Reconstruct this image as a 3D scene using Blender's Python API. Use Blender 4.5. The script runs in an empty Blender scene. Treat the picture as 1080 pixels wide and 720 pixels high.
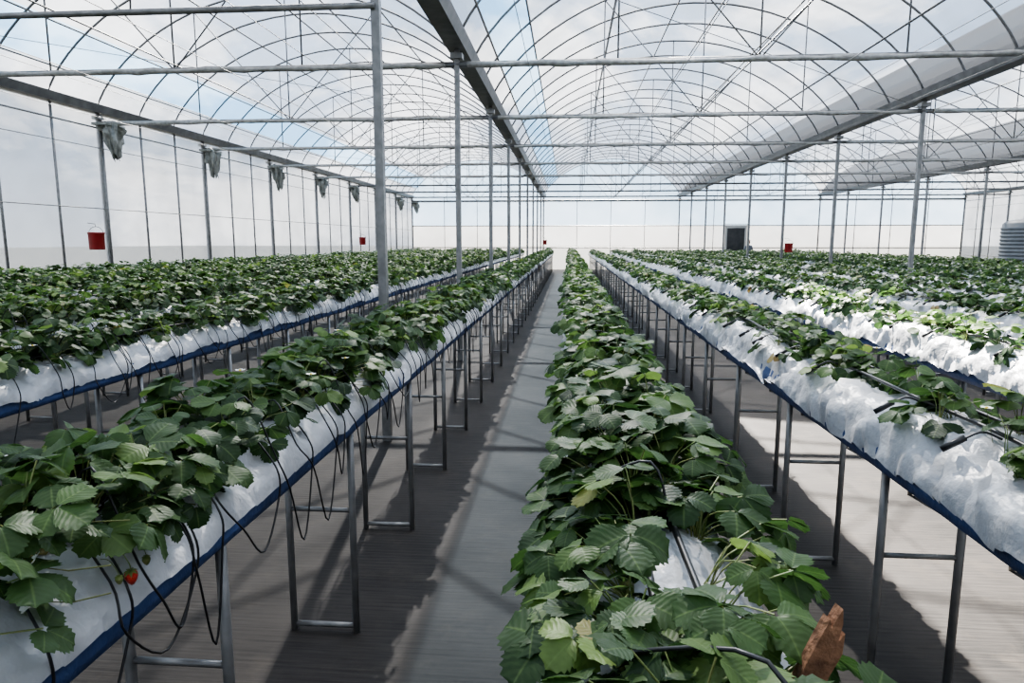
import bpy, math, random
import numpy as np
from mathutils import Vector, Matrix, noise as mnoise
random.seed(7); rng=np.random.default_rng(11)
scene=bpy.context.scene
COL=scene.collection

# ---------------------------------------------------------------- materials
def newmat(name):
    m=bpy.data.materials.new(name); m.use_nodes=True
    nt=m.node_tree; nt.nodes.clear()
    out=nt.nodes.new('ShaderNodeOutputMaterial')
    return m,nt,out
def N(nt,t,**kw):
    n=nt.nodes.new(t)
    for k,v in kw.items():
        if k in n.inputs: n.inputs[k].default_value=v
        else: setattr(n,k,v)
    return n
def ramp(nt,stops):
    r=nt.nodes.new('ShaderNodeValToRGB')
    e=r.color_ramp.elements
    while len(e)<len(stops): e.new(0.5)
    for el,(p,c) in zip(e,stops):
        el.position=p; el.color=(c[0],c[1],c[2],1)
    return r
def simple(name,c1,c2,scale=8,rough=.5,metal=0.0,bump=0.0,bscale=60,detail=4):
    m,nt,out=newmat(name); L=nt.links
    tc=N(nt,'ShaderNodeTexCoord'); nz=N(nt,'ShaderNodeTexNoise',Scale=scale,Detail=detail)
    L.new(tc.outputs['Object'],nz.inputs['Vector'])
    r=ramp(nt,[(.3,c1),(.7,c2)]); L.new(nz.outputs['Fac'],r.inputs[0])
    p=N(nt,'ShaderNodeBsdfPrincipled',Roughness=rough,Metallic=metal)
    L.new(r.outputs[0],p.inputs['Base Color'])
    if bump:
        n2=N(nt,'ShaderNodeTexNoise',Scale=bscale,Detail=3); L.new(tc.outputs['Object'],n2.inputs['Vector'])
        b=N(nt,'ShaderNodeBump',Strength=bump,Distance=.01); L.new(n2.outputs['Fac'],b.inputs['Height'])
        L.new(b.outputs[0],p.inputs['Normal'])
    L.new(p.outputs[0],out.inputs[0]); return m

M_steel=simple('galvanised_steel',(.17,.17,.168),(.27,.268,.262),12,.42,.5)
M_steel_dark=simple('weathered_steel',(.10,.10,.10),(.17,.168,.165),6,.5,.4)
M_white=simple('white_bag_film',(.35,.355,.365),(.53,.535,.545),4,.36,0,.8,24)
M_blue=simple('blue_tarp',(.022,.045,.115),(.04,.08,.20),7,.6,0,.4,40)
M_black=simple('black_tube_plastic',(.006,.006,.007),(.016,.016,.017),20,.38)
M_red=simple('red_paint',(.20,.010,.010),(.30,.016,.016),8,.4)
M_wood=simple('raw_wood',(.12,.055,.028),(.30,.15,.08),40,.85,0,.6,80)
M_tank=simple('tank_grey',(.16,.17,.18),(.22,.23,.24),4,.5)
M_dirt=simple('outside_earth',(.14,.13,.105),(.22,.21,.17),.6,.95,0,.4,4)
M_rollfilm=simple('rolled_film',(.20,.195,.18),(.38,.37,.35),14,.5,0,.5,30)
M_crumple=simple('crumpled_film',(.15,.155,.14),(.36,.36,.33),9,.4,0,.7,20)
M_berry=simple('berry_red',(.45,.01,.01),(.62,.05,.02),40,.3,0,.6,260)
M_petal=simple('petal_white',(.8,.8,.76),(.9,.9,.86),20,.6)
M_yellow=simple('flower_centre',(.6,.42,.03),(.8,.6,.05),60,.7)
M_soil=simple('substrate',(.03,.022,.015),(.07,.05,.035),30,.95)
M_door=simple('door_panel',(.42,.41,.38),(.5,.49,.46),3,.5)
M_doorshade=simple('doorway_shade',(.02,.022,.025),(.05,.05,.05),3,.15)  # dark colour stands in for the shade inside the doorway
M_stem=simple('petiole_green',(.10,.17,.04),(.20,.20,.07),30,.5)

def leaf_mat(name,dark,mid,light):
    m,nt,out=newmat(name); L=nt.links
    at=N(nt,'ShaderNodeAttribute',attribute_name='lc')
    sep=N(nt,'ShaderNodeSeparateColor'); L.new(at.outputs['Color'],sep.inputs[0])
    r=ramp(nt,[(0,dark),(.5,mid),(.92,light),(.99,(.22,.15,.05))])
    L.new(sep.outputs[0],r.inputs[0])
    tcn=N(nt,'ShaderNodeTexCoord'); nn=N(nt,'ShaderNodeTexNoise',Scale=45,Detail=3); L.new(tcn.outputs['Object'],nn.inputs['Vector'])
    g=N(nt,'ShaderNodeMapRange'); L.new(sep.outputs[1],g.inputs[0]); g.inputs[1].default_value=.0; g.inputs[2].default_value=.09; g.inputs[3].default_value=.30; g.inputs[4].default_value=0
    a=N(nt,'ShaderNodeMath',operation='MULTIPLY_ADD'); L.new(sep.outputs[1],a.inputs[0]); a.inputs[1].default_value=-.30; L.new(sep.outputs[2],a.inputs[2])
    b=N(nt,'ShaderNodeMath',operation='MULTIPLY'); L.new(a.outputs[0],b.inputs[0]); b.inputs[1].default_value=42
    s=N(nt,'ShaderNodeMath',operation='SINE'); L.new(b.outputs[0],s.inputs[0])
    mix=N(nt,'ShaderNodeMix',data_type='RGBA'); L.new(g.outputs[0],mix.inputs[0]); L.new(r.outputs[0],mix.inputs[6])
    mix.inputs[7].default_value=(light[0]*1.3,light[1]*1.3,light[2]*1.5,1)
    mr=N(nt,'ShaderNodeMapRange'); L.new(nn.outputs['Fac'],mr.inputs[0]); mr.inputs[3].default_value=.65; mr.inputs[4].default_value=1.35
    hv=N(nt,'ShaderNodeHueSaturation',Saturation=.95); L.new(mr.outputs[0],hv.inputs['Value']); L.new(mix.outputs[2],hv.inputs['Color'])
    bmp=N(nt,'ShaderNodeBump',Strength=.16,Distance=.0012,invert=True); L.new(s.outputs[0],bmp.inputs['Height'])
    p=N(nt,'ShaderNodeBsdfPrincipled',Roughness=.47); L.new(hv.outputs[0],p.inputs['Base Color']); L.new(bmp.outputs[0],p.inputs['Normal'])
    p.inputs['Specular IOR Level'].default_value=.30
    t=N(nt,'ShaderNodeBsdfTranslucent')
    hs=N(nt,'ShaderNodeHueSaturation',Value=2.0,Saturation=1.05); L.new(hv.outputs[0],hs.inputs['Color']); L.new(hs.outputs[0],t.inputs[0])
    ms=N(nt,'ShaderNodeMixShader'); ms.inputs[0].default_value=.33
    L.new(p.outputs[0],ms.inputs[1]); L.new(t.outputs[0],ms.inputs[2]); L.new(ms.outputs[0],out.inputs[0])
    return m
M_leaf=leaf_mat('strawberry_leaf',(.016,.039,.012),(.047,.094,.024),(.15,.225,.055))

def film_mat(name,transp,tint,noise_amt=.12,zband=None,tcol=(.97,.98,1)):
    m,nt,out=newmat(name); L=nt.links
    tc=N(nt,'ShaderNodeTexCoord'); nz=N(nt,'ShaderNodeTexNoise',Scale=.9,Detail=6,Roughness=.6)
    L.new(tc.outputs['Object'],nz.inputs['Vector'])
    mr=N(nt,'ShaderNodeMapRange'); L.new(nz.outputs['Fac'],mr.inputs[0])
    mr.inputs[1].default_value=.3; mr.inputs[2].default_value=.7
    mr.inputs[3].default_value=1-(transp+noise_amt); mr.inputs[4].default_value=1-(transp-noise_amt)
    tr=N(nt,'ShaderNodeBsdfTransparent'); tr.inputs[0].default_value=(*tcol,1)
    tl=N(nt,'ShaderNodeBsdfTranslucent'); df=N(nt,'ShaderNodeBsdfDiffuse')
    if zband:
        sx=N(nt,'ShaderNodeSeparateXYZ'); L.new(tc.outputs['Object'],sx.inputs[0])
        r=ramp(nt,[(0,zband[0]),(zband[2]/6.5-.005,zband[0]),(zband[2]/6.5+.005,zband[1]),(1,zband[1])])
        dv=N(nt,'ShaderNodeMath',operation='DIVIDE'); L.new(sx.outputs[2],dv.inputs[0]); dv.inputs[1].default_value=6.5
        L.new(dv.outputs[0],r.inputs[0]); L.new(r.outputs[0],tl.inputs[0]); L.new(r.outputs[0],df.inputs[0])
    else:
        tl.inputs[0].default_value=(*tint,1); df.inputs[0].default_value=(*tint,1)
    m1=N(nt,'ShaderNodeMixShader'); m1.inputs[0].default_value=.3; L.new(tl.outputs[0],m1.inputs[1]); L.new(df.outputs[0],m1.inputs[2])
    m2=N(nt,'ShaderNodeMixShader'); L.new(mr.outputs[0],m2.inputs[0]); L.new(tr.outputs[0],m2.inputs[1]); L.new(m1.outputs[0],m2.inputs[2])
    L.new(m2.outputs[0],out.inputs[0]); return m
M_roof=film_mat('roof_film',.080,(.058,.060,.062),.022)
M_strip=film_mat('roof_blue_strip',.075,(.045,.085,.120),.012,None,(.75,.88,1.0))
M_wall=film_mat('wall_film',.060,(.065,.067,.068),.013)
M_wallfar=film_mat('wall_far_film',.042,(.8,.8,.8),.012,((.125,.120,.111),(.092,.125,.158),2.6))

def floor_mat():
    m,nt,out=newmat('woven_ground_cover'); L=nt.links
    tc=N(nt,'ShaderNodeTexCoord')
    nz=N(nt,'ShaderNodeTexNoise',Scale=1.3,Detail=8,Roughness=.65); L.new(tc.outputs['Object'],nz.inputs['Vector'])
    mp=N(nt,'ShaderNodeMapping'); mp.inputs['Scale'].default_value=(1.5,30,1); L.new(tc.outputs['Object'],mp.inputs[0])
    n2=N(nt,'ShaderNodeTexNoise',Scale=2.2,Detail=4); L.new(mp.outputs[0],n2.inputs['Vector'])
    w=N(nt,'ShaderNodeTexWave',wave_type='BANDS',bands_direction='Y',Scale=9.0,Distortion=.6); w.inputs['Detail Scale'].default_value=2; L.new(tc.outputs['Object'],w.inputs['Vector'])
    add=N(nt,'ShaderNodeMath',operation='MULTIPLY_ADD'); L.new(n2.outputs['Fac'],add.inputs[0]); add.inputs[1].default_value=.6; L.new(nz.outputs['Fac'],add.inputs[2])
    a2=N(nt,'ShaderNodeMath',operation='MULTIPLY_ADD'); L.new(w.outputs['Fac'],a2.inputs[0]); a2.inputs[1].default_value=.08; L.new(add.outputs[0],a2.inputs[2])
    r=ramp(nt,[(.55,(.0095,.0088,.0082)),(1.05,(.044,.039,.035))]); L.new(a2.outputs[0],r.inputs[0])
    n3=N(nt,'ShaderNodeTexNoise',Scale=3.5,Detail=7,Roughness=.7); L.new(tc.outputs['Object'],n3.inputs['Vector'])
    r3=ramp(nt,[(.54,(0,0,0)),(.75,(.5,.5,.5))]); L.new(n3.outputs['Fac'],r3.inputs[0])
    mx=N(nt,'ShaderNodeMix',data_type='RGBA'); L.new(r3.outputs[0],mx.inputs[0]); L.new(r.outputs[0],mx.inputs[6]); mx.inputs[7].default_value=(.070,.058,.046,1)
    p=N(nt,'ShaderNodeBsdfPrincipled',Roughness=.6); L.new(mx.outputs[2],p.inputs['Base Color'])
    p.inputs['Specular IOR Level'].default_value=.16
    b=N(nt,'ShaderNodeBump',Strength=.5,Distance=.01); L.new(a2.outputs[0],b.inputs['Height']); L.new(b.outputs[0],p.inputs['Normal'])
    L.new(p.outputs[0],out.inputs[0]); return m
M_floor=floor_mat()

# ---------------------------------------------------------------- mesh builder
class MB:
    def __init__(s): s.v=[];s.f=[];s.m=[]
    def add(s,vs,fs,mi=0):
        o=len(s.v); s.v.extend([tuple(p) for p in vs]); s.f.extend([tuple(i+o for i in f) for f in fs]); s.m.extend([mi]*len(fs))
    def tube(s,pts,r,n=6,mi=0,cap=True):
        pts=[Vector(p) for p in pts]; vs=[];fs=[]
        K=len(pts)
        for i,p in enumerate(pts):
            t=(pts[min(i+1,K-1)]-pts[max(i-1,0)]).normalized()
            ref=Vector((0,0,1)) if abs(t.z)<.9 else Vector((1,0,0))
            a=t.cross(ref).normalized(); b=a.cross(t)
            rr=r[i] if isinstance(r,(list,tuple)) else r
            off=math.pi/4 if n==4 else 0
            for k in range(n):
                q=2*math.pi*k/n+off; vs.append(p+a*math.cos(q)*rr+b*math.sin(q)*rr)
        for i in range(K-1):
            for k in range(n):
                fs.append((i*n+k,i*n+(k+1)%n,(i+1)*n+(k+1)%n,(i+1)*n+k))
        if cap: fs.append(tuple(range(n))[::-1]); fs.append(tuple((K-1)*n+k for k in range(n)))
        s.add(vs,fs,mi)
    def box(s,a,b,mi=0):
        x0,y0,z0=a;x1,y1,z1=b
        s.add([(x0,y0,z0),(x1,y0,z0),(x1,y1,z0),(x0,y1,z0),(x0,y0,z1),(x1,y0,z1),(x1,y1,z1),(x0,y1,z1)],
              [(3,2,1,0),(4,5,6,7),(0,1,5,4),(1,2,6,5),(2,3,7,6),(3,0,4,7)],mi)
    def lathe(s,prof,c=(0,0,0),n=24,mi=0):
        vs=[];K=len(prof)
        for r,z in prof:
            for k in range(n):
                q=2*math.pi*k/n; vs.append((c[0]+r*math.cos(q),c[1]+r*math.sin(q),c[2]+z))
        fs=[(i*n+k,i*n+(k+1)%n,(i+1)*n+(k+1)%n,(i+1)*n+k) for i in range(K-1) for k in range(n)]
        s.add(vs,fs,mi)
    def mesh(s,name,mats,smooth=True):
        me=bpy.data.meshes.new(name); me.from_pydata(s.v,[],s.f)
        for m in mats: me.materials.append(m)
        me.polygons.foreach_set('material_index',s.m)
        me.polygons.foreach_set('use_smooth',[smooth]*len(s.f)); me.update(); return me
def obj(name,data,parent=None,loc=(0,0,0),rot=(0,0,0),scale=(1,1,1)):
    o=bpy.data.objects.new(name,data); COL.objects.link(o); o.location=loc; o.rotation_euler=rot; o.scale=scale
    if parent: o.parent=parent
    return o
def catmull(P,sub=6):
    P=[Vector(p) for p in P]; out=[]
    for i in range(len(P)-1):
        p0=P[max(i-1,0)];p1=P[i];p2=P[i+1];p3=P[min(i+2,len(P)-1)]
        for k in range(sub):
            t=k/sub
            out.append(.5*((2*p1)+(p2-p0)*t+(2*p0-5*p1+4*p2-p3)*t*t+(3*p1-p0-3*p2+p3)*t**3))
    out.append(P[-1]); return out

# ---------------------------------------------------------------- strawberry foliage
def leaflet_template(hi):
    ns=17 if hi else 6
    us=[-1,-.55,0,.55,1] if hi else [-1,0,1]
    V=[];A=[]
    for i in range(ns):
        t=i/(ns-1)
        w=math.sin(math.pi*min(1,t**1.18*.93+.035))**.72 if t<1 else .16
        if t==0: w=.05
        tooth=(1.05 if i%2==0 else .91) if hi else 1
        for u in us:
            a=abs(u)
            x=u*.5*w*(tooth if a==1 else 1)*1.08
            fw=(.06 if (i%2==0 or not hi) else -.005)
            y=t+(a**1.5)*fw*(1 if 0<t<1 else (-1.2 if t==1 else 0))
            z=.26*abs(x)-.20*t*t + (.0010*(1 if i%2 else -1)*a if hi else 0)-.42*x*x
            V.append((x,y,z)); A.append((a,t))
    nc=len(us)
    F=[(i*nc+k,i*nc+k+1,(i+1)*nc+k+1,(i+1)*nc+k) for i in range(ns-1) for k in range(nc-1)]
    return np.array(V),np.array(A),np.array(F)
T_HI=leaflet_template(True); T_LO=leaflet_template(False)

def rotz(a): c,s=math.cos(a),math.sin(a); return np.array([[c,-s,0],[s,c,0],[0,0,1]])
def rotx(a): c,s=math.cos(a),math.sin(a); return np.array([[1,0,0],[0,c,-s],[0,s,c]])
def roty(a): c,s=math.cos(a),math.sin(a); return np.array([[c,0,s],[0,1,0],[-s,0,c]])

def flower(mb,c,s=1,mp=2,my=3):
    cx,cy,cz=c
    for k in range(5):
        a=k*1.2566; ca,sa=math.cos(a),math.sin(a)
        pts=[(.002,0,0),(.006,-.006,.002),(.012,-.008,.004),(.0165,-.004,.005),(.017,0,.004),(.0165,.004,.005),(.012,.008,.004),(.006,.006,.002)]
        mb.add([(cx+s*(x*ca-y*sa),cy+s*(x*sa+y*ca),cz+s*z) for x,y,z in pts],[tuple(range(8))],mp)
    mb.lathe([(.0055*s,0),(.005*s,.003*s),(.001*s,.006*s)],(cx,cy,cz+.001),8,my)

def make_segment(name,hi,nplants,nleaf,spread,hmin,hmax,gap=0.0,reject=None,size=1.0,nfl=1,dead=.003):
    V0,A0,F0=T_HI if hi else T_LO
    VV=[];CC=[];FF=[];off=0
    stems=MB()
    for p in range(nplants):
        if rng.random()<gap: continue
        side=1 if p%2 else -1
        px=side*rng.uniform(.03,.085); py=(p+.5)/nplants+rng.uniform(-.03,.03)-.5
        n=int(nleaf*rng.uniform(.65,1.2)); pr=rng.random(); hs_=rng.uniform(.75,1.15)
        for l in range(n):
            az=rng.uniform(0,2*math.pi); q=rng.random()**.7
            R=.03+spread*q
            dx=math.cos(az)*R*.92; dy=math.sin(az)*R
            if dx*side<0: dx*=.6
            h=(hmax-(hmax-hmin)*q**1.3)*hs_+rng.uniform(-.035,.035)
            P=np.array([px+dx,py+dy,h])
            if reject and reject(P[0],P[1]): continue
            fa=math.atan2(dy,dx)+rng.uniform(-.6,.6)-math.pi/2
            droop=rng.uniform(-.25,.45)+.6*q*q
            B=rotz(fa)@rotx(-droop)@roty(rng.uniform(-.45,.45))
            Ls=rng.uniform(.044,.078)*size
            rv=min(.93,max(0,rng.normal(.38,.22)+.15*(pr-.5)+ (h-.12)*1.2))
            if rng.random()<dead: rv=1
            fold=rng.uniform(.4,2.2)
            for j,ba in enumerate((0,1.3,-1.3)):
                sc=Ls*(1 if j==0 else .92)*rng.uniform(.93,1.07)
                W=V0.copy(); W[:,0]*=rng.uniform(.92,1.08)
                W[:,2]*=fold*rng.uniform(.8,1.2)
                W[:,2]+=.035*np.sin(W[:,1]*6+rng.uniform(0,6))*np.abs(W[:,0])*2
                W=W*sc; W[:,1]+=.005
                Rm=B@rotz(ba+rng.uniform(-.12,.12))@rotx(rng.uniform(-.4,.2))
                W=W@Rm.T+P
                VV.append(W); FF.append(F0+off); off+=len(W)
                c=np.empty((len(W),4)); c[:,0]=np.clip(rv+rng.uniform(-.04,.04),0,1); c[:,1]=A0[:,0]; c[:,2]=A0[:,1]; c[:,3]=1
                CC.append(c)
            if hi or l%3==0:
                base=Vector((px+rng.uniform(-.01,.01),py+rng.uniform(-.01,.01),-.02))
                mid=Vector((px+dx*.35,py+dy*.35,h*.62))
                stems.tube(catmull([base,mid,Vector(P)],3) if hi else [base,mid,Vector(P)],.0017 if hi else .002,3,0,False)
    if hi:
        for b in range(nfl):
            cx=random.uniform(-.17,.17);cy=random.uniform(-.45,.45);cz=random.uniform(.10,.18)
            stems.tube([(cx*.5,cy,0),(cx*.8,cy,cz*.6),(cx,cy,cz)],.0012,3,0,False)
            flower(stems,(cx,cy,cz))
    Vn=np.concatenate(VV); Fn=np.concatenate(FF); Cn=np.concatenate(CC)
    sv=stems.v; sf=[tuple(i+off for i in f) for f in stems.f]
    me=bpy.data.meshes.new(name)
    me.from_pydata(Vn.tolist()+list(sv),[],Fn.tolist()+sf)
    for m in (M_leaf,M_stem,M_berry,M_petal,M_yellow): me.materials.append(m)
    me.polygons.foreach_set('material_index',[0]*len(Fn)+[k+1 for k in stems.m])
    me.polygons.foreach_set('use_smooth',[True]*(len(Fn)+len(sf)))
    at=me.color_attributes.new('lc','FLOAT_COLOR','POINT')
    full=np.ones((len(Vn)+len(sv),4)); full[:len(Vn)]=Cn; full[len(Vn):]=(.5,.5,.5,1)
    at.data.foreach_set('color',full.ravel()); me.update()
    return me
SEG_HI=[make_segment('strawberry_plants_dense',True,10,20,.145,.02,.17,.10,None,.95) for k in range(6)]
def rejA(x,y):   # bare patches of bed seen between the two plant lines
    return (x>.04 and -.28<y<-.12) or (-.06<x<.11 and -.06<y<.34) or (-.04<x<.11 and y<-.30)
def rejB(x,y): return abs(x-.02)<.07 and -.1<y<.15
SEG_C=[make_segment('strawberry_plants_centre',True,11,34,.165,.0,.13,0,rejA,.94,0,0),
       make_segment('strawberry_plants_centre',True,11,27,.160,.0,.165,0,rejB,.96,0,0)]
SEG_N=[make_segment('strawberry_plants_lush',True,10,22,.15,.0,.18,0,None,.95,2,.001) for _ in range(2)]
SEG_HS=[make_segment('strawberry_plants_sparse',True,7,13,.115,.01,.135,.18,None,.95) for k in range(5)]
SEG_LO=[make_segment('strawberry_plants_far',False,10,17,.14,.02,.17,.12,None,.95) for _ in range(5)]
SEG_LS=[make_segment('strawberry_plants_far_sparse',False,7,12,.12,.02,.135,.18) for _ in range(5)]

# ---------------------------------------------------------------- beds
Y0,Y1=-1.5,38.5
ZB=1.0
def frames_mesh(y_first,step):
    b=MB(); y=y_first
    while y>Y0+step: y-=step
    while y<Y1:
        for sx in(-.14,.14): b.tube([(sx,y,0),(sx,y,ZB-.035)],.0155,8 if y<10 else 4)
        b.tube([(-.14,y,.03),(.14,y,.03)],.012,6); b.tube([(-.14,y,.56),(.14,y,.56)],.010,6)
        b.tube([(-.15,y,ZB-.045),(.15,y,ZB-.045)],.013,6)
        y+=step
    for sx in(-.15,.15): b.tube([(sx,Y0,ZB-.015),(sx,Y1,ZB-.015)],.014,8)
    return b.mesh('bed_frame',[M_steel])
FR_L=frames_mesh(2.72,1.08); FR_R=frames_mesh(2.47,1.08)

def sweep(name,profile,mat,seed,amp,fine,fold=1.0):
    ys=[]; y=Y0
    while y<Y1:
        ys.append(y); y+=(.02 if (y<7 and fine) else (.08 if y<14 else .35))
    ys.append(Y1)
    b=MB(); n=len(profile); vs=[]
    for y in ys:
        ph=(y/1.05+seed*.37)%1.0
        pinch=math.exp(-((min(ph,1-ph))/.05)**2)
        for k,(x,z,a) in enumerate(profile):
            d=mnoise.noise(Vector((x*7+seed*13.7,y*3.0,z*7+k*.1)))
            d2=mnoise.noise(Vector((x*10+seed,y*13+x*20,k*.25)))
            d3=abs(mnoise.noise(Vector((x*6+seed*3,y*26-x*30,k*.15))))
            aa=max(0,a-.5)
            zz=z+(d*.036+d2*.018*fold-d3*.022*fold)*a*amp-pinch*.030*aa*amp
            xx=x*(1+.08*d*amp)+ (d2*.016-d3*.018)*a*amp*fold*(1 if x>0 else -1 if x<0 else 0)
            vs.append((xx,y,zz))
    fs=[(i*n+k,(i+1)*n+k,(i+1)*n+k+1,i*n+k+1) for i in range(len(ys)-1) for k in range(n-1)]
    b.add(vs,fs,0); return b.mesh(name,[mat])
def mirror(P): return P+[(-x,z,a) for x,z,a in P[:-1][::-1]]
P_left=mirror([(-.200,-.018,.9),(-.195,.002,.8),(-.185,.025,.6),(-.168,.050,1),(-.135,.078,1.1),(-.10,.096,1.1),(-.07,.107,1),(-.035,.112,.9),(0,.110,.8)])
P_right=mirror([(-.216,-.044,1.1),(-.212,-.024,1.0),(-.205,.004,.8),(-.197,.033,1.0),(-.180,.064,1.1),(-.153,.091,1.1),(-.115,.111,1.1),(-.075,.119,1.0),(-.035,.118,.9),(0,.115,.8)])
P_blue=mirror([(-.172,.0,.05),(-.178,-.03,.25),(-.180,-.055,.35),(-.174,-.078,.5),(-.14,-.092,.5),(-.07,-.105,.5),(0,-.11,.4)])
P_blueR=mirror([(-.172,.0,.05),(-.186,-.03,.2),(-.193,-.065,.3),(-.188,-.100,.4),(-.15,-.114,.4),(-.07,-.127,.4),(0,-.13,.4)])

rows=[(-8.45,'d',0),(-7.3,'d',0),(-6.15,'d',0),(-5.0,'d',0),(-3.85,'d',1),(-2.68,'d',1),(-1.05,'d',1),(.165,'d',1),(1.29,'s',1),(2.46,'s',1),(3.62,'s',1),(4.78,'s',0),(5.95,'s',0),
      (6.98,'s',0),(8.12,'s',0),(9.28,'s',0),(10.44,'s',0),(11.6,'s',0)]
wcache={}
for ri,(X,kind,fine) in enumerate(rows):
    bed=obj('strawberry_bed',None,None,(X,0,0)); bed.empty_display_size=.2
    left=X<-.5
    obj('bed_frame',FR_L if X<.5 else FR_R,bed)
    key=ri if fine else ('far%d'%(ri%2) if X<0 else 'farR%d'%(ri%2))
    if key not in wcache:
        wcache[key]=(sweep('white_film',P_left if X<.5 else P_right,M_white,ri+1,1.0 if X<.5 else 1.25,fine,1.15),sweep('blue_tarp',P_blue if X<.5 else P_blueR,M_blue,ri+31,.6,fine,.5))
    obj('white_film',wcache[key][0],bed,(0,0,ZB)); obj('blue_tarp',wcache[key][1],bed,(0,0,ZB))
    e=MB(); e.box((-.12,Y0+.01,-.08),(.12,Y1-.01,.030)); obj('substrate',e.mesh('substrate',[M_soil],False),bed,(0,0,ZB))
    t=MB(); r=random.Random(ri*5+1)
    for xo in (-.03,.05):
        pts=[];y=Y0
        while y<Y1:
            pts.append((xo+r.uniform(-.015,.015),y,ZB+.132+r.uniform(-.004,.02))); y+=.4 if y<12 else 3
        t.tube(catmull(pts,3),.0070,6)
    ymax=20 if abs(X)<4 else 10
    y=-.5
    while y<ymax:
        y+=r.uniform(.10,.26) if left else r.uniform(.25,.5)
        for sx in ((1,-1) if (abs(X)<2) else ((1,) if X<0 else (-1,))):
            if r.random()<.2: continue
            w=r.uniform(.08,.28)
            if left:
                dz=r.uniform(.06,.28)
                P=[(sx*.04,y,ZB+.13),(sx*.11,y+.02,ZB+.17+r.uniform(0,.09)),(sx*.19,y+.03+r.uniform(-.05,.05),ZB+.06),(sx*.22,y+.05,ZB-.04),(sx*.215,y+.05+w*.5,ZB-dz),(sx*.21,y+.05+w,ZB-.05),(sx*.205,y+w+.06,ZB+.04),(sx*.12,y+w+.1,ZB+.125)]
                t.tube(catmull(P,5),.0028,5)
            elif X>1:
                P=[(sx*.04,y,ZB+.135),(sx*.09,y+.02,ZB+.15),(sx*.15,y+.03,ZB+.11)]
                t.tube(catmull(P,4),.004,5)
                t.tube([(sx*.125,y+.03,ZB+.130),(sx*.184,y+.04,ZB+.090)],.010,6)
            elif r.random()<.6:
                s2=-sx*r.uniform(.02,.1)
                t.tube(catmull([(s2,y,ZB+.12),(s2+sx*.04,y+w*.4,ZB+.2+r.uniform(0,.06)),(sx*.12,y+w,ZB+.17),(sx*.15,y+w*1.4,ZB+.10)],5),.0030,5)
    obj('drip_tubes',t.mesh('drip_tubes',[M_black]),bed)
    y=Y0+.5; k=0
    while y<Y1:
        near=y<11 and fine
        pool=(SEG_HI if kind=='d' else SEG_HS) if near else (SEG_LO if kind=='d' else SEG_LS)
        me=r.choice(pool); rot=math.pi*r.randint(0,1)+r.uniform(-.03,.03); sx_=1.0; ox=0
        if X==.165 and near and 0<=k<=4:
            me=SEG_C[0] if k==2 else SEG_C[1]; rot=0 if k!=4 else math.pi; ox=.02
        if X==-1.05 and near and k<5: me=SEG_N[k%2]
        obj('strawberry_plants',me,bed,(ox,y,ZB+.10),(0,0,rot),(sx_*r.uniform(.95,1.05),1.02,r.uniform(.88,1.15)))
        y+=1; k+=1
    if X==-1.05:
        def berry(loc,s=1.0,mat=M_berry):
            b=MB()
            b.lathe([(.0005,-.026),(.006,-.022),(.013,-.010),(.0175,.004),(.0165,.013),(.009,.019),(.0005,.019)],(0,0,0),16,0)
            for k in range(7):
                a=k*.9; ca,sa=math.cos(a),math.sin(a)
                b.add([(x*ca-y*sa,x*sa+y*ca,z) for x,y,z in [(0,-.004,.021),(.012,-.004,.021),(.022,0,.015),(.012,.004,.021),(0,.004,.021)]],[(0,1,2,3,4)],1)
            b.tube(catmull([(0,0,.02),(.0,.0,.05),(-.05,.02,.09),(-.10,.03,.08)],4),.0016,5,1)
            obj('strawberry_fruit',b.mesh('strawberry_fruit',[mat,M_stem]),bed,(loc[0]-X,loc[1],loc[2]),(.25,.1,0),(s,s,s))
        berry((-.832,1.17,1.06),.7); berry((-.826,1.21,1.075),.45,M_stem); berry((-.828,1.13,1.075),.4,M_stem)
        for c in ((-.885,1.00,1.165),(-.86,.97,1.12),(-.90,1.08,1.22)):
            b=MB(); flower(b,(0,0,0),1.4,0,1); b.tube([(0,0,0),(-.02,.01,-.05),(-.06,.02,-.10)],.0014,5,2)
            obj('strawberry_flower',b.mesh('strawberry_flower',[M_petal,M_yellow,M_stem]),bed,(c[0]-X,c[1],c[2]),(.6,.5,c[0]*9))
    if X==.165:
        b=MB()
        O=[(-.018,-.10),(.017,-.10),(.018,.02),(.022,.055),(.014,.085),(.010,.070),(.006,.098),(-.002,.118),(-.006,.088),(-.012,.100),(-.016,.06),(-.020,.0)]
        n=len(O)
        b.add([(x,-.009,z) for x,z in O]+[(x*.93,.009,z*.97) for x,z in O],[tuple(range(n)),tuple(range(n,2*n))[::-1]]+[(k,n+k,n+(k+1)%n,(k+1)%n) for k in range(n)])
        obj('wooden_stake',b.mesh('wooden_stake',[M_wood],False),bed,(.15,.84,1.135),(.12,.25,.15))

# ---------------------------------------------------------------- greenhouse shell
XG=[-9.54,-1.54,6.46,14.46,22.46]; YA,YB=-6.4,41.6
ZG=4.3; RISE=2.15
b=MB(); b.add([(XG[0],YA,0),(XG[-1],YA,0),(XG[-1],YB,0),(XG[0],YB,0)],[(0,1,2,3)]); obj('floor',b.mesh('floor',[M_floor],False))
b=MB(); b.add([(-150,-100,-.06),(150,-100,-.06),(150,250,-.06),(-150,250,-.06)],[(0,1,2,3)]); obj('outside_ground',b.mesh('outside_ground',[M_dirt],False))
def arch(x0,u):
    return (x0+8*u, ZG+.05+RISE*max(0,1-(2*u-1)**2)**.72)
NU=32
us=[ (1-math.cos(math.pi*i/NU))/2 for i in range(NU+1)]
SUN_GAP=(.295,.46,4.6,13.0)   # unseen gap added in main-span film to throw a sun patch on the floor (u0,u1,y0,y1)
S0,S1=.035,.105
b=MB()
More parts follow.
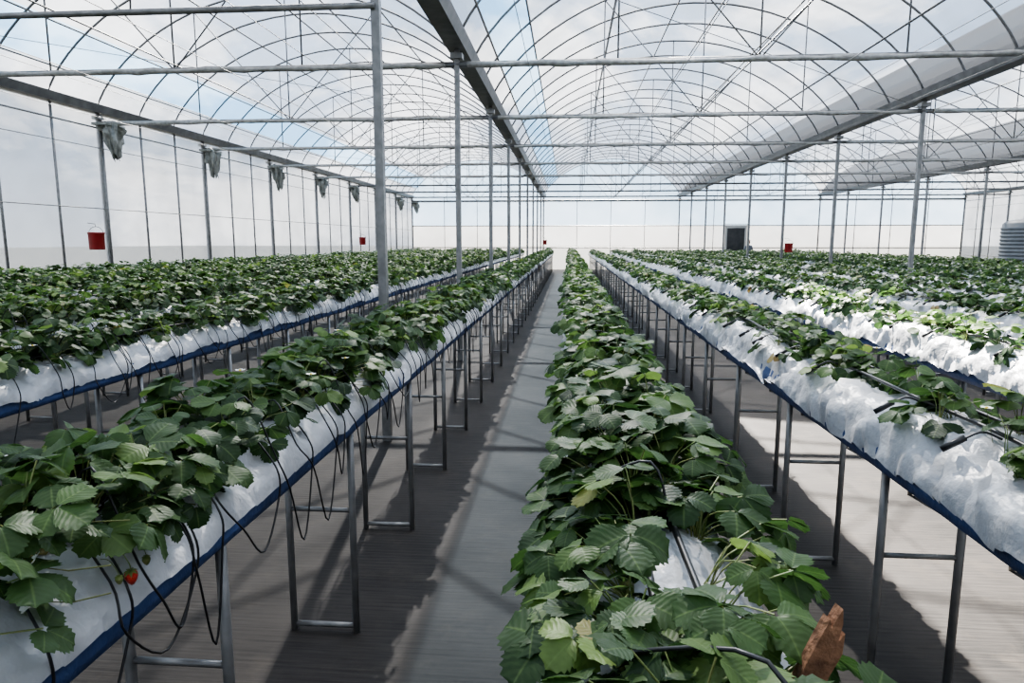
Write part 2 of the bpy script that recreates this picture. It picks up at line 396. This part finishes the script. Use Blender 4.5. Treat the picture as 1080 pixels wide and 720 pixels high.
for x0 in XG[:-1]:
    uu=sorted(set([round(u,5) for u in us if abs(u-SUN_GAP[0])>.012 and abs(u-SUN_GAP[1])>.012 and abs(u-S0)>.008 and abs(u-S1)>.01]+[S0,S1,SUN_GAP[0],SUN_GAP[1]]))
    for i in range(len(uu)-1):
        a=arch(x0,uu[i]); c=arch(x0,uu[i+1])
        mi=1 if (uu[i]>=S0 and uu[i+1]<=S1) else 0
        ys=[YA,YB]
        if x0==XG[1] and uu[i]>=SUN_GAP[0] and uu[i+1]<=SUN_GAP[1]: ys=[YA,SUN_GAP[2],SUN_GAP[3],YB]
        for k in range(0,len(ys),2):
            b.add([(a[0],ys[k],a[1]),(a[0],ys[k+1],a[1]),(c[0],ys[k+1],c[1]),(c[0],ys[k],c[1])],[(0,1,2,3)],mi)
obj('ceiling',b.mesh('ceiling',[M_roof,M_strip]))
def wallfilm(name,verts,faces,mat):
    b=MB(); b.add(verts,faces); return obj(name,b.mesh(name,[mat],False))
wallfilm('wall_left',[(XG[0],YA,0),(XG[0],YB,0),(XG[0],YB,ZG),(XG[0],YA,ZG)],[(0,1,2,3)],M_wall)
wallfilm('wall_right',[(XG[-1],YA,0),(XG[-1],YB,0),(XG[-1],YB,ZG),(XG[-1],YA,ZG)],[(0,1,2,3)],M_wall)
def endwall(name,y,mat):
    b=MB()
    for x0 in XG[:-1]:
        P=[(x0,y,0),(x0+8,y,0)]+[(arch(x0,u)[0],y,arch(x0,u)[1]) for u in us[::-1]]
        b.add(P,[tuple(range(len(P)))])
    return obj(name,b.mesh(name,[mat],False))
endwall('wall_far',YB,M_wallfar); endwall('wall_back',YA,M_wall)

st=MB()
ysF=[5.6+4*k for k in range(-3,10)]
for gi,xg in enumerate(XG):
    for y in ysF:
        st.tube([(xg,y,0),(xg,y,ZG-.05)],.048,4)
        st.box((xg-.08,y-.08,ZG-.17),(xg+.08,y+.08,ZG-.1))
struct=obj('greenhouse_frame',None)
obj('columns',st.mesh('columns',[M_steel],False),struct)
g=MB()
for xg in XG:
    P=[(-.17,.10),(-.12,-.05),(.12,-.05),(.17,.10),(.155,.10),(.11,-.035),(-.11,-.035),(-.155,.10)]
    vs=[(xg+x,YA,ZG+z) for x,z in P]+[(xg+x,YB,ZG+z) for x,z in P]
    g.add(vs,[(k,(k+1)%8,8+(k+1)%8,8+k) for k in range(8)])
obj('gutters',g.mesh('gutters',[M_steel_dark],False),struct)
a=MB()
for x0 in XG[:-1]:
    y=YA; i=0
    while y<=YB+.01:
        a.tube([(arch(x0,u)[0],y,arch(x0,u)[1]-.03) for u in us],.020,5)
        y+=4/3
    for u in (S0,S1,SUN_GAP[0],SUN_GAP[1],.57,.73,.9):
        x,z=arch(x0,u); a.tube([(x,YA,z-.05),(x,YB,z-.05)],.017,5)
    for y in ysF:
        a.tube([(x0,y,4.06),(x0+8,y,4.06)],.042,6)
        for u in (.27,.5,.73):
            x,z=arch(x0,u); a.tube([(x,y,4.06),(x,y,z-.03)],.013,5)
        for (u1,u2) in((.5,.27),(.5,.73)):
            x1,z1=arch(x0,u1); x2,z2=arch(x0,u2)
            a.tube([(x1,y,4.06),(x2,y,z2-.03)],.011,5)
obj('roof_arches',a.mesh('roof_arches',[M_steel_dark]),struct)
w=MB()
for x0 in XG[:-1]:
    for k in range(1,8):
        z=3.93 if k%2 else 4.14
        w.tube([(x0+k,YA,z),(x0+k,YB,z)],.005 if k!=4 else .011,4)
for k in range(12):
    y=YA+4*k
    for x0 in XG[:-1]:
        if k%3==0:
            w.tube([(x0,y,4.2),(x0+8,y+8 if y+8<YB else YB,4.1)],.005,4)
obj('tension_wires',w.mesh('tension_wires',[M_steel_dark]),struct)
rf=MB()
for y in ysF[3:9]:
    for x0 in XG[:-1]:
        pts=[(x0+.15+7.7*i/30,y-.07,4.04+random.uniform(-.012,.012)) for i in range(31)]
        rf.tube(pts,[random.uniform(.025,.05) for _ in pts],6)
obj('rolled_shade_film',rf.mesh('rolled_shade_film',[M_rollfilm]),struct)
lp=MB(); lp.tube([(XG[0],5.55,3.52),(XG[1],5.55,3.52)],.026,8)
for k in range(1,4): lp.tube([(XG[0]+2*k,5.55,3.52),(XG[0]+2*k,5.6,4.06)],.008,5)
obj('cross_pipe',lp.mesh('cross_pipe',[M_steel]),struct)
wp=MB()
for xg,s in((XG[0],1),(XG[-1],-1)):
    y=YA;k=0
    while y<=YB:
        wp.tube([(xg+.03*s,y,0),(xg+.03*s,y,ZG)],.024 if k%3 else .04,4); y+=4/3;k+=1
    for z in(.9,3.95): wp.tube([(xg+.04*s,YA,z),(xg+.04*s,YB,z)],.018,5)
    wp.tube([(xg+.08*s,YA,3.55),(xg+.08*s,YB,3.55)],.008,5)
    wp.tube([(xg+.05*s,YA,2.35),(xg+.05*s,YB,2.35)],.010,5)
x=XG[0]
while x<=XG[-1]:
    wp.tube([(x,YB-.04,0),(x,YB-.04,ZG)],.024,4); x+=2
for z in(1.3,2.6,4.1): wp.tube([(XG[0],YB-.05,z),(XG[-1],YB-.05,z)],.03,5)
obj('wall_posts',wp.mesh('wall_posts',[M_steel]),struct)

def bundle(loc,seed):
    b=MB(); NA,NZ=30,16; vs=[]
    for i in range(NZ):
        t=i/(NZ-1)
        for k in range(NA):
            a=2*math.pi*k/NA
            pleat=.70+.22*math.cos(a*7+seed+t*2.5)+.45*mnoise.noise(Vector((math.cos(a)*2,math.sin(a)*2,t*3+seed)))
            rx=(.20+.06*math.cos(t*3.2))*pleat*(1-.40*t**3); ry=.75*rx+.02
            if i in(0,NZ-1): rx*=.4; ry*=.4
            vs.append((rx*math.cos(a)+.04*t,(ry*1.6)*math.sin(a)+.16*t*math.sin(seed),.36-.66*t+.18*mnoise.noise(Vector((a,t*4,seed)))))
    b.add(vs,[(i*NA+k,i*NA+(k+1)%NA,(i+1)*NA+(k+1)%NA,(i+1)*NA+k) for i in range(NZ-1) for k in range(NA)])
    b.box((-.22,-.32,.34),(.10,.32,.39))
    b.tube([(.08,-.30,.34),(.16,-.2,-.1),(.1,.05,-.36)],.008,5)
    obj('film_bundle',b.mesh('film_bundle',[M_crumple],False),struct,loc,(0,0,0),(.95,.95,.95))
for k,y in enumerate(ysF):
    if y>5: bundle((XG[0]+.27,y,3.66),k*3.1)

def bucket(loc,s=1):
    b=MB()
    b.lathe([(.001,-.17),(.135,-.17),(.14,-.15),(.145,.13),(.155,.14),(.155,.17),(.14,.17),(.13,.15),(.125,-.14),(.001,-.15)],(0,0,0),24,0)
    b.tube([(.15*math.cos(t),0,.15+.13*math.sin(t)) for t in [math.pi*i/10 for i in range(11)]],.006,5,1)
    b.tube([(0,0,.28),(0,0,.33),(-.16,0,.35)],.007,5,1)
    obj('red_bucket',b.mesh('red_bucket',[M_red,M_steel]),struct,loc,(0,0,0),(s,s,s))
bucket((XG[0]+.25,12.9,1.70)); bucket((XG[0]+.25,30.5,1.70),1.0); bucket((6.62,21.45,1.50),.8); bucket((-1.42,41.0,1.62),.8)

b=MB(); prof=[(.001,0),(1.0,0)]
z=0
while z<2.15: prof+= [(1.0,z+.01),(1.035,z+.04),(1.035,z+.08),(1.0,z+.11)]; z+=.12
prof+=[(1.0,2.24),(.9,2.34),(.4,2.44),(.38,2.5),(.3,2.52),(.001,2.52)]
b.lathe(prof,(0,0,0),40); b.tube([(-.98,-.3,.2),(-1.2,-.35,.2),(-1.22,-.35,.0)],.04,8)
obj('water_tank',b.mesh('water_tank',[M_tank]),None,(15.1,23.6,0))

d=obj('door_1',None,None,(9.75,YB-.1,0))
b=MB(); b.box((-.62,-.03,.02),(.62,.03,2.6),0)
b.box((-.5,-.04,.6),(.5,.04,2.45),1)
obj('panel',b.mesh('door_panel',[M_door,M_doorshade],False),d)
b=MB(); b.tube([(-.68,0,0),(-.68,0,2.68),(.68,0,2.68),(.68,0,0)],.05,4); b.tube([(.5,-.05,1.0),(.5,-.1,1.0),(.5,-.1,1.2),(.5,-.05,1.2)],.012,5)
obj('frame',b.mesh('door_frame',[M_steel]),d)

# ---------------------------------------------------------------- worker near the door
def person(loc,rz):
    m,nt,out=newmat('worker_body'); L=nt.links
    tc=N(nt,'ShaderNodeTexCoord'); sx=N(nt,'ShaderNodeSeparateXYZ'); L.new(tc.outputs['Object'],sx.inputs[0])
    dv=N(nt,'ShaderNodeMath',operation='DIVIDE'); dv.inputs[1].default_value=1.8; L.new(sx.outputs[2],dv.inputs[0])
    r=ramp(nt,[(0,(.02,.018,.016)),(.06,(.03,.04,.07)),(.50,(.10,.11,.13)),(.815,(.35,.2,.13))]); r.color_ramp.interpolation='CONSTANT'
    L.new(dv.outputs[0],r.inputs[0])
    p=N(nt,'ShaderNodeBsdfPrincipled',Roughness=.8); L.new(r.outputs[0],p.inputs['Base Color']); L.new(p.outputs[0],out.inputs[0])
    skin=simple('skin',(.32,.18,.12),(.38,.22,.15),10,.6); hair=simple('hair',(.01,.008,.006),(.02,.015,.01),40,.6)
    root=obj('greenhouse_worker',None,None,loc,(0,0,rz))
    def skinned(nm,V,E,R,mat,rt=0,sub=2):
        me=bpy.data.meshes.new(nm); me.from_pydata(V,E,[]); me.materials.append(mat)
        o=obj(nm,me,root); s=o.modifiers.new('skin','SKIN')
        for i,sv in enumerate(me.skin_vertices[0].data):
            q=R[i]; sv.radius=q if isinstance(q,tuple) else (q,q); sv.use_root=(i==rt)
        q=o.modifiers.new('sub','SUBSURF'); q.levels=sub; q.render_levels=sub; s.use_smooth_shade=True
        return o
    V=[(0,0,.95),(0,0,1.12),(0,-.01,1.33),(0,0,1.45),(0,-.01,1.53),
       (-.17,0,1.40),(-.23,-.02,1.14),(-.20,-.20,.98),(.17,0,1.40),(.23,-.02,1.14),(.20,-.20,.98),
       (-.09,0,.88),(-.10,-.02,.50),(-.10,.02,.10),(-.11,-.13,.05),(.09,0,.88),(.11,.0,.50),(.12,.04,.10),(.13,-.11,.05)]
    E=[(0,1),(1,2),(2,3),(3,4),(2,5),(5,6),(6,7),(2,8),(8,9),(9,10),(0,11),(11,12),(12,13),(13,14),(0,15),(15,16),(16,17),(17,18)]
    R=[(.15,.11),(.14,.10),(.17,.11),(.08,.07),.055,.07,.05,.035,.07,.05,.035,.09,.062,.045,.04,.09,.062,.045,.04]
    skinned('body',V,E,R,m)
    for s in(-1,1):
        hb=(s*.20,-.20,.98)
        V=[hb,(s*.197,-.25,.965)];E=[(0,1)];R=[(.028,.02),(.032,.014)]
        skinned('palm',V,E,R,skin,sub=1)
        for k in range(4):
            x=s*(.173+.016*k); l=(.03,.036,.033,.026)[k]
            skinned('finger_%d'%(k+1),[(x,-.255,.965),(x,-.255-l,.962),(x,-.258-l*1.6,.94)],[(0,1),(1,2)],[.009,.008,.007],skin,sub=1)
        skinned('thumb',[(s*.18,-.21,.97),(s*.155,-.235,.97),(s*.15,-.26,.965)],[(0,1),(1,2)],[.011,.010,.008],skin,sub=1)
    h=MB(); h.lathe([(.001,-.12),(.035,-.115),(.055,-.09),(.070,-.04),(.078,.02),(.076,.07),(.055,.105),(.02,.12),(.001,.12)],(0,-.01,1.64),20,0)
    h.lathe([(.082,.0),(.088,.04),(.084,.085),(.058,.12),(.001,.132)],(0,.008,1.64),20,1)
    h.tube([(0,-.085,1.66),(0,-.105,1.625),(0,-.085,1.615)],[.008,.013,.008],6,0)
    for s in(-1,1):
        h.lathe([(.001,-.009),(.009,0),(.001,.009)],(s*.03,-.078,1.655),8,1)
        h.tube([(s*.08,.0,1.665),(s*.092,.01,1.65),(s*.082,.0,1.615)],[.008,.012,.006],6,0)
    h.tube([(-.022,-.072,1.583),(0,-.078,1.581),(.022,-.072,1.583)],.005,6,2)
    obj('head',h.mesh('head',[skin,hair,M_red]),root)
person((9.86,38.9,0),.3)

# ---------------------------------------------------------------- light
w=bpy.data.worlds.new('sky'); scene.world=w; w.use_nodes=True; nt=w.node_tree; nt.nodes.clear(); L=nt.links
out=nt.nodes.new('ShaderNodeOutputWorld'); bg=nt.nodes.new('ShaderNodeBackground')
tc=N(nt,'ShaderNodeTexCoord'); mp=N(nt,'ShaderNodeMapping'); mp.inputs['Scale'].default_value=(1,1,1.8); mp.inputs['Location'].default_value=(.4,.2,.3)
L.new(tc.outputs['Generated'],mp.inputs[0])
nz=N(nt,'ShaderNodeTexNoise',Scale=3.4,Detail=8,Roughness=.6,Distortion=.4); L.new(mp.outputs[0],nz.inputs['Vector'])
cr=ramp(nt,[(.47,(0,0,0)),(.59,(1,1,1))]); L.new(nz.outputs['Fac'],cr.inputs[0])
sx=N(nt,'ShaderNodeSeparateXYZ'); L.new(tc.outputs['Generated'],sx.inputs[0])
sk=ramp(nt,[(0,(.60,.65,.72)),(.22,(.28,.43,.64)),(1,(.12,.23,.46))]); L.new(sx.outputs[2],sk.inputs[0])
mx=N(nt,'ShaderNodeMix',data_type='RGBA'); L.new(cr.outputs[0],mx.inputs[0]); L.new(sk.outputs[0],mx.inputs[6]); mx.inputs[7].default_value=(1.42,1.41,1.39,1)
L.new(mx.outputs[2],bg.inputs[0]); bg.inputs[1].default_value=14.5; L.new(bg.outputs[0],out.inputs[0])
sl=bpy.data.lights.new('sun','SUN'); sl.energy=52.0; sl.angle=.012; sl.color=(1,.95,.88)
so=obj('sun',sl); d=Vector((.13,-1.02,-1.0)).normalized(); so.rotation_euler=d.to_track_quat('-Z','Y').to_euler(); so.location=(-6,6,12)

# ---------------------------------------------------------------- camera
cd=bpy.data.cameras.new('camera'); cd.lens=24; cd.sensor_width=36; cd.clip_end=500; cd.clip_start=.05
co=obj('camera',cd,None,(0,0,1.7),(math.radians(90-8.37),0,math.radians(4.72)))
scene.camera=co
scene.view_settings.view_transform='AgX'
try: scene.view_settings.look='AgX - Medium High Contrast'
except Exception: pass
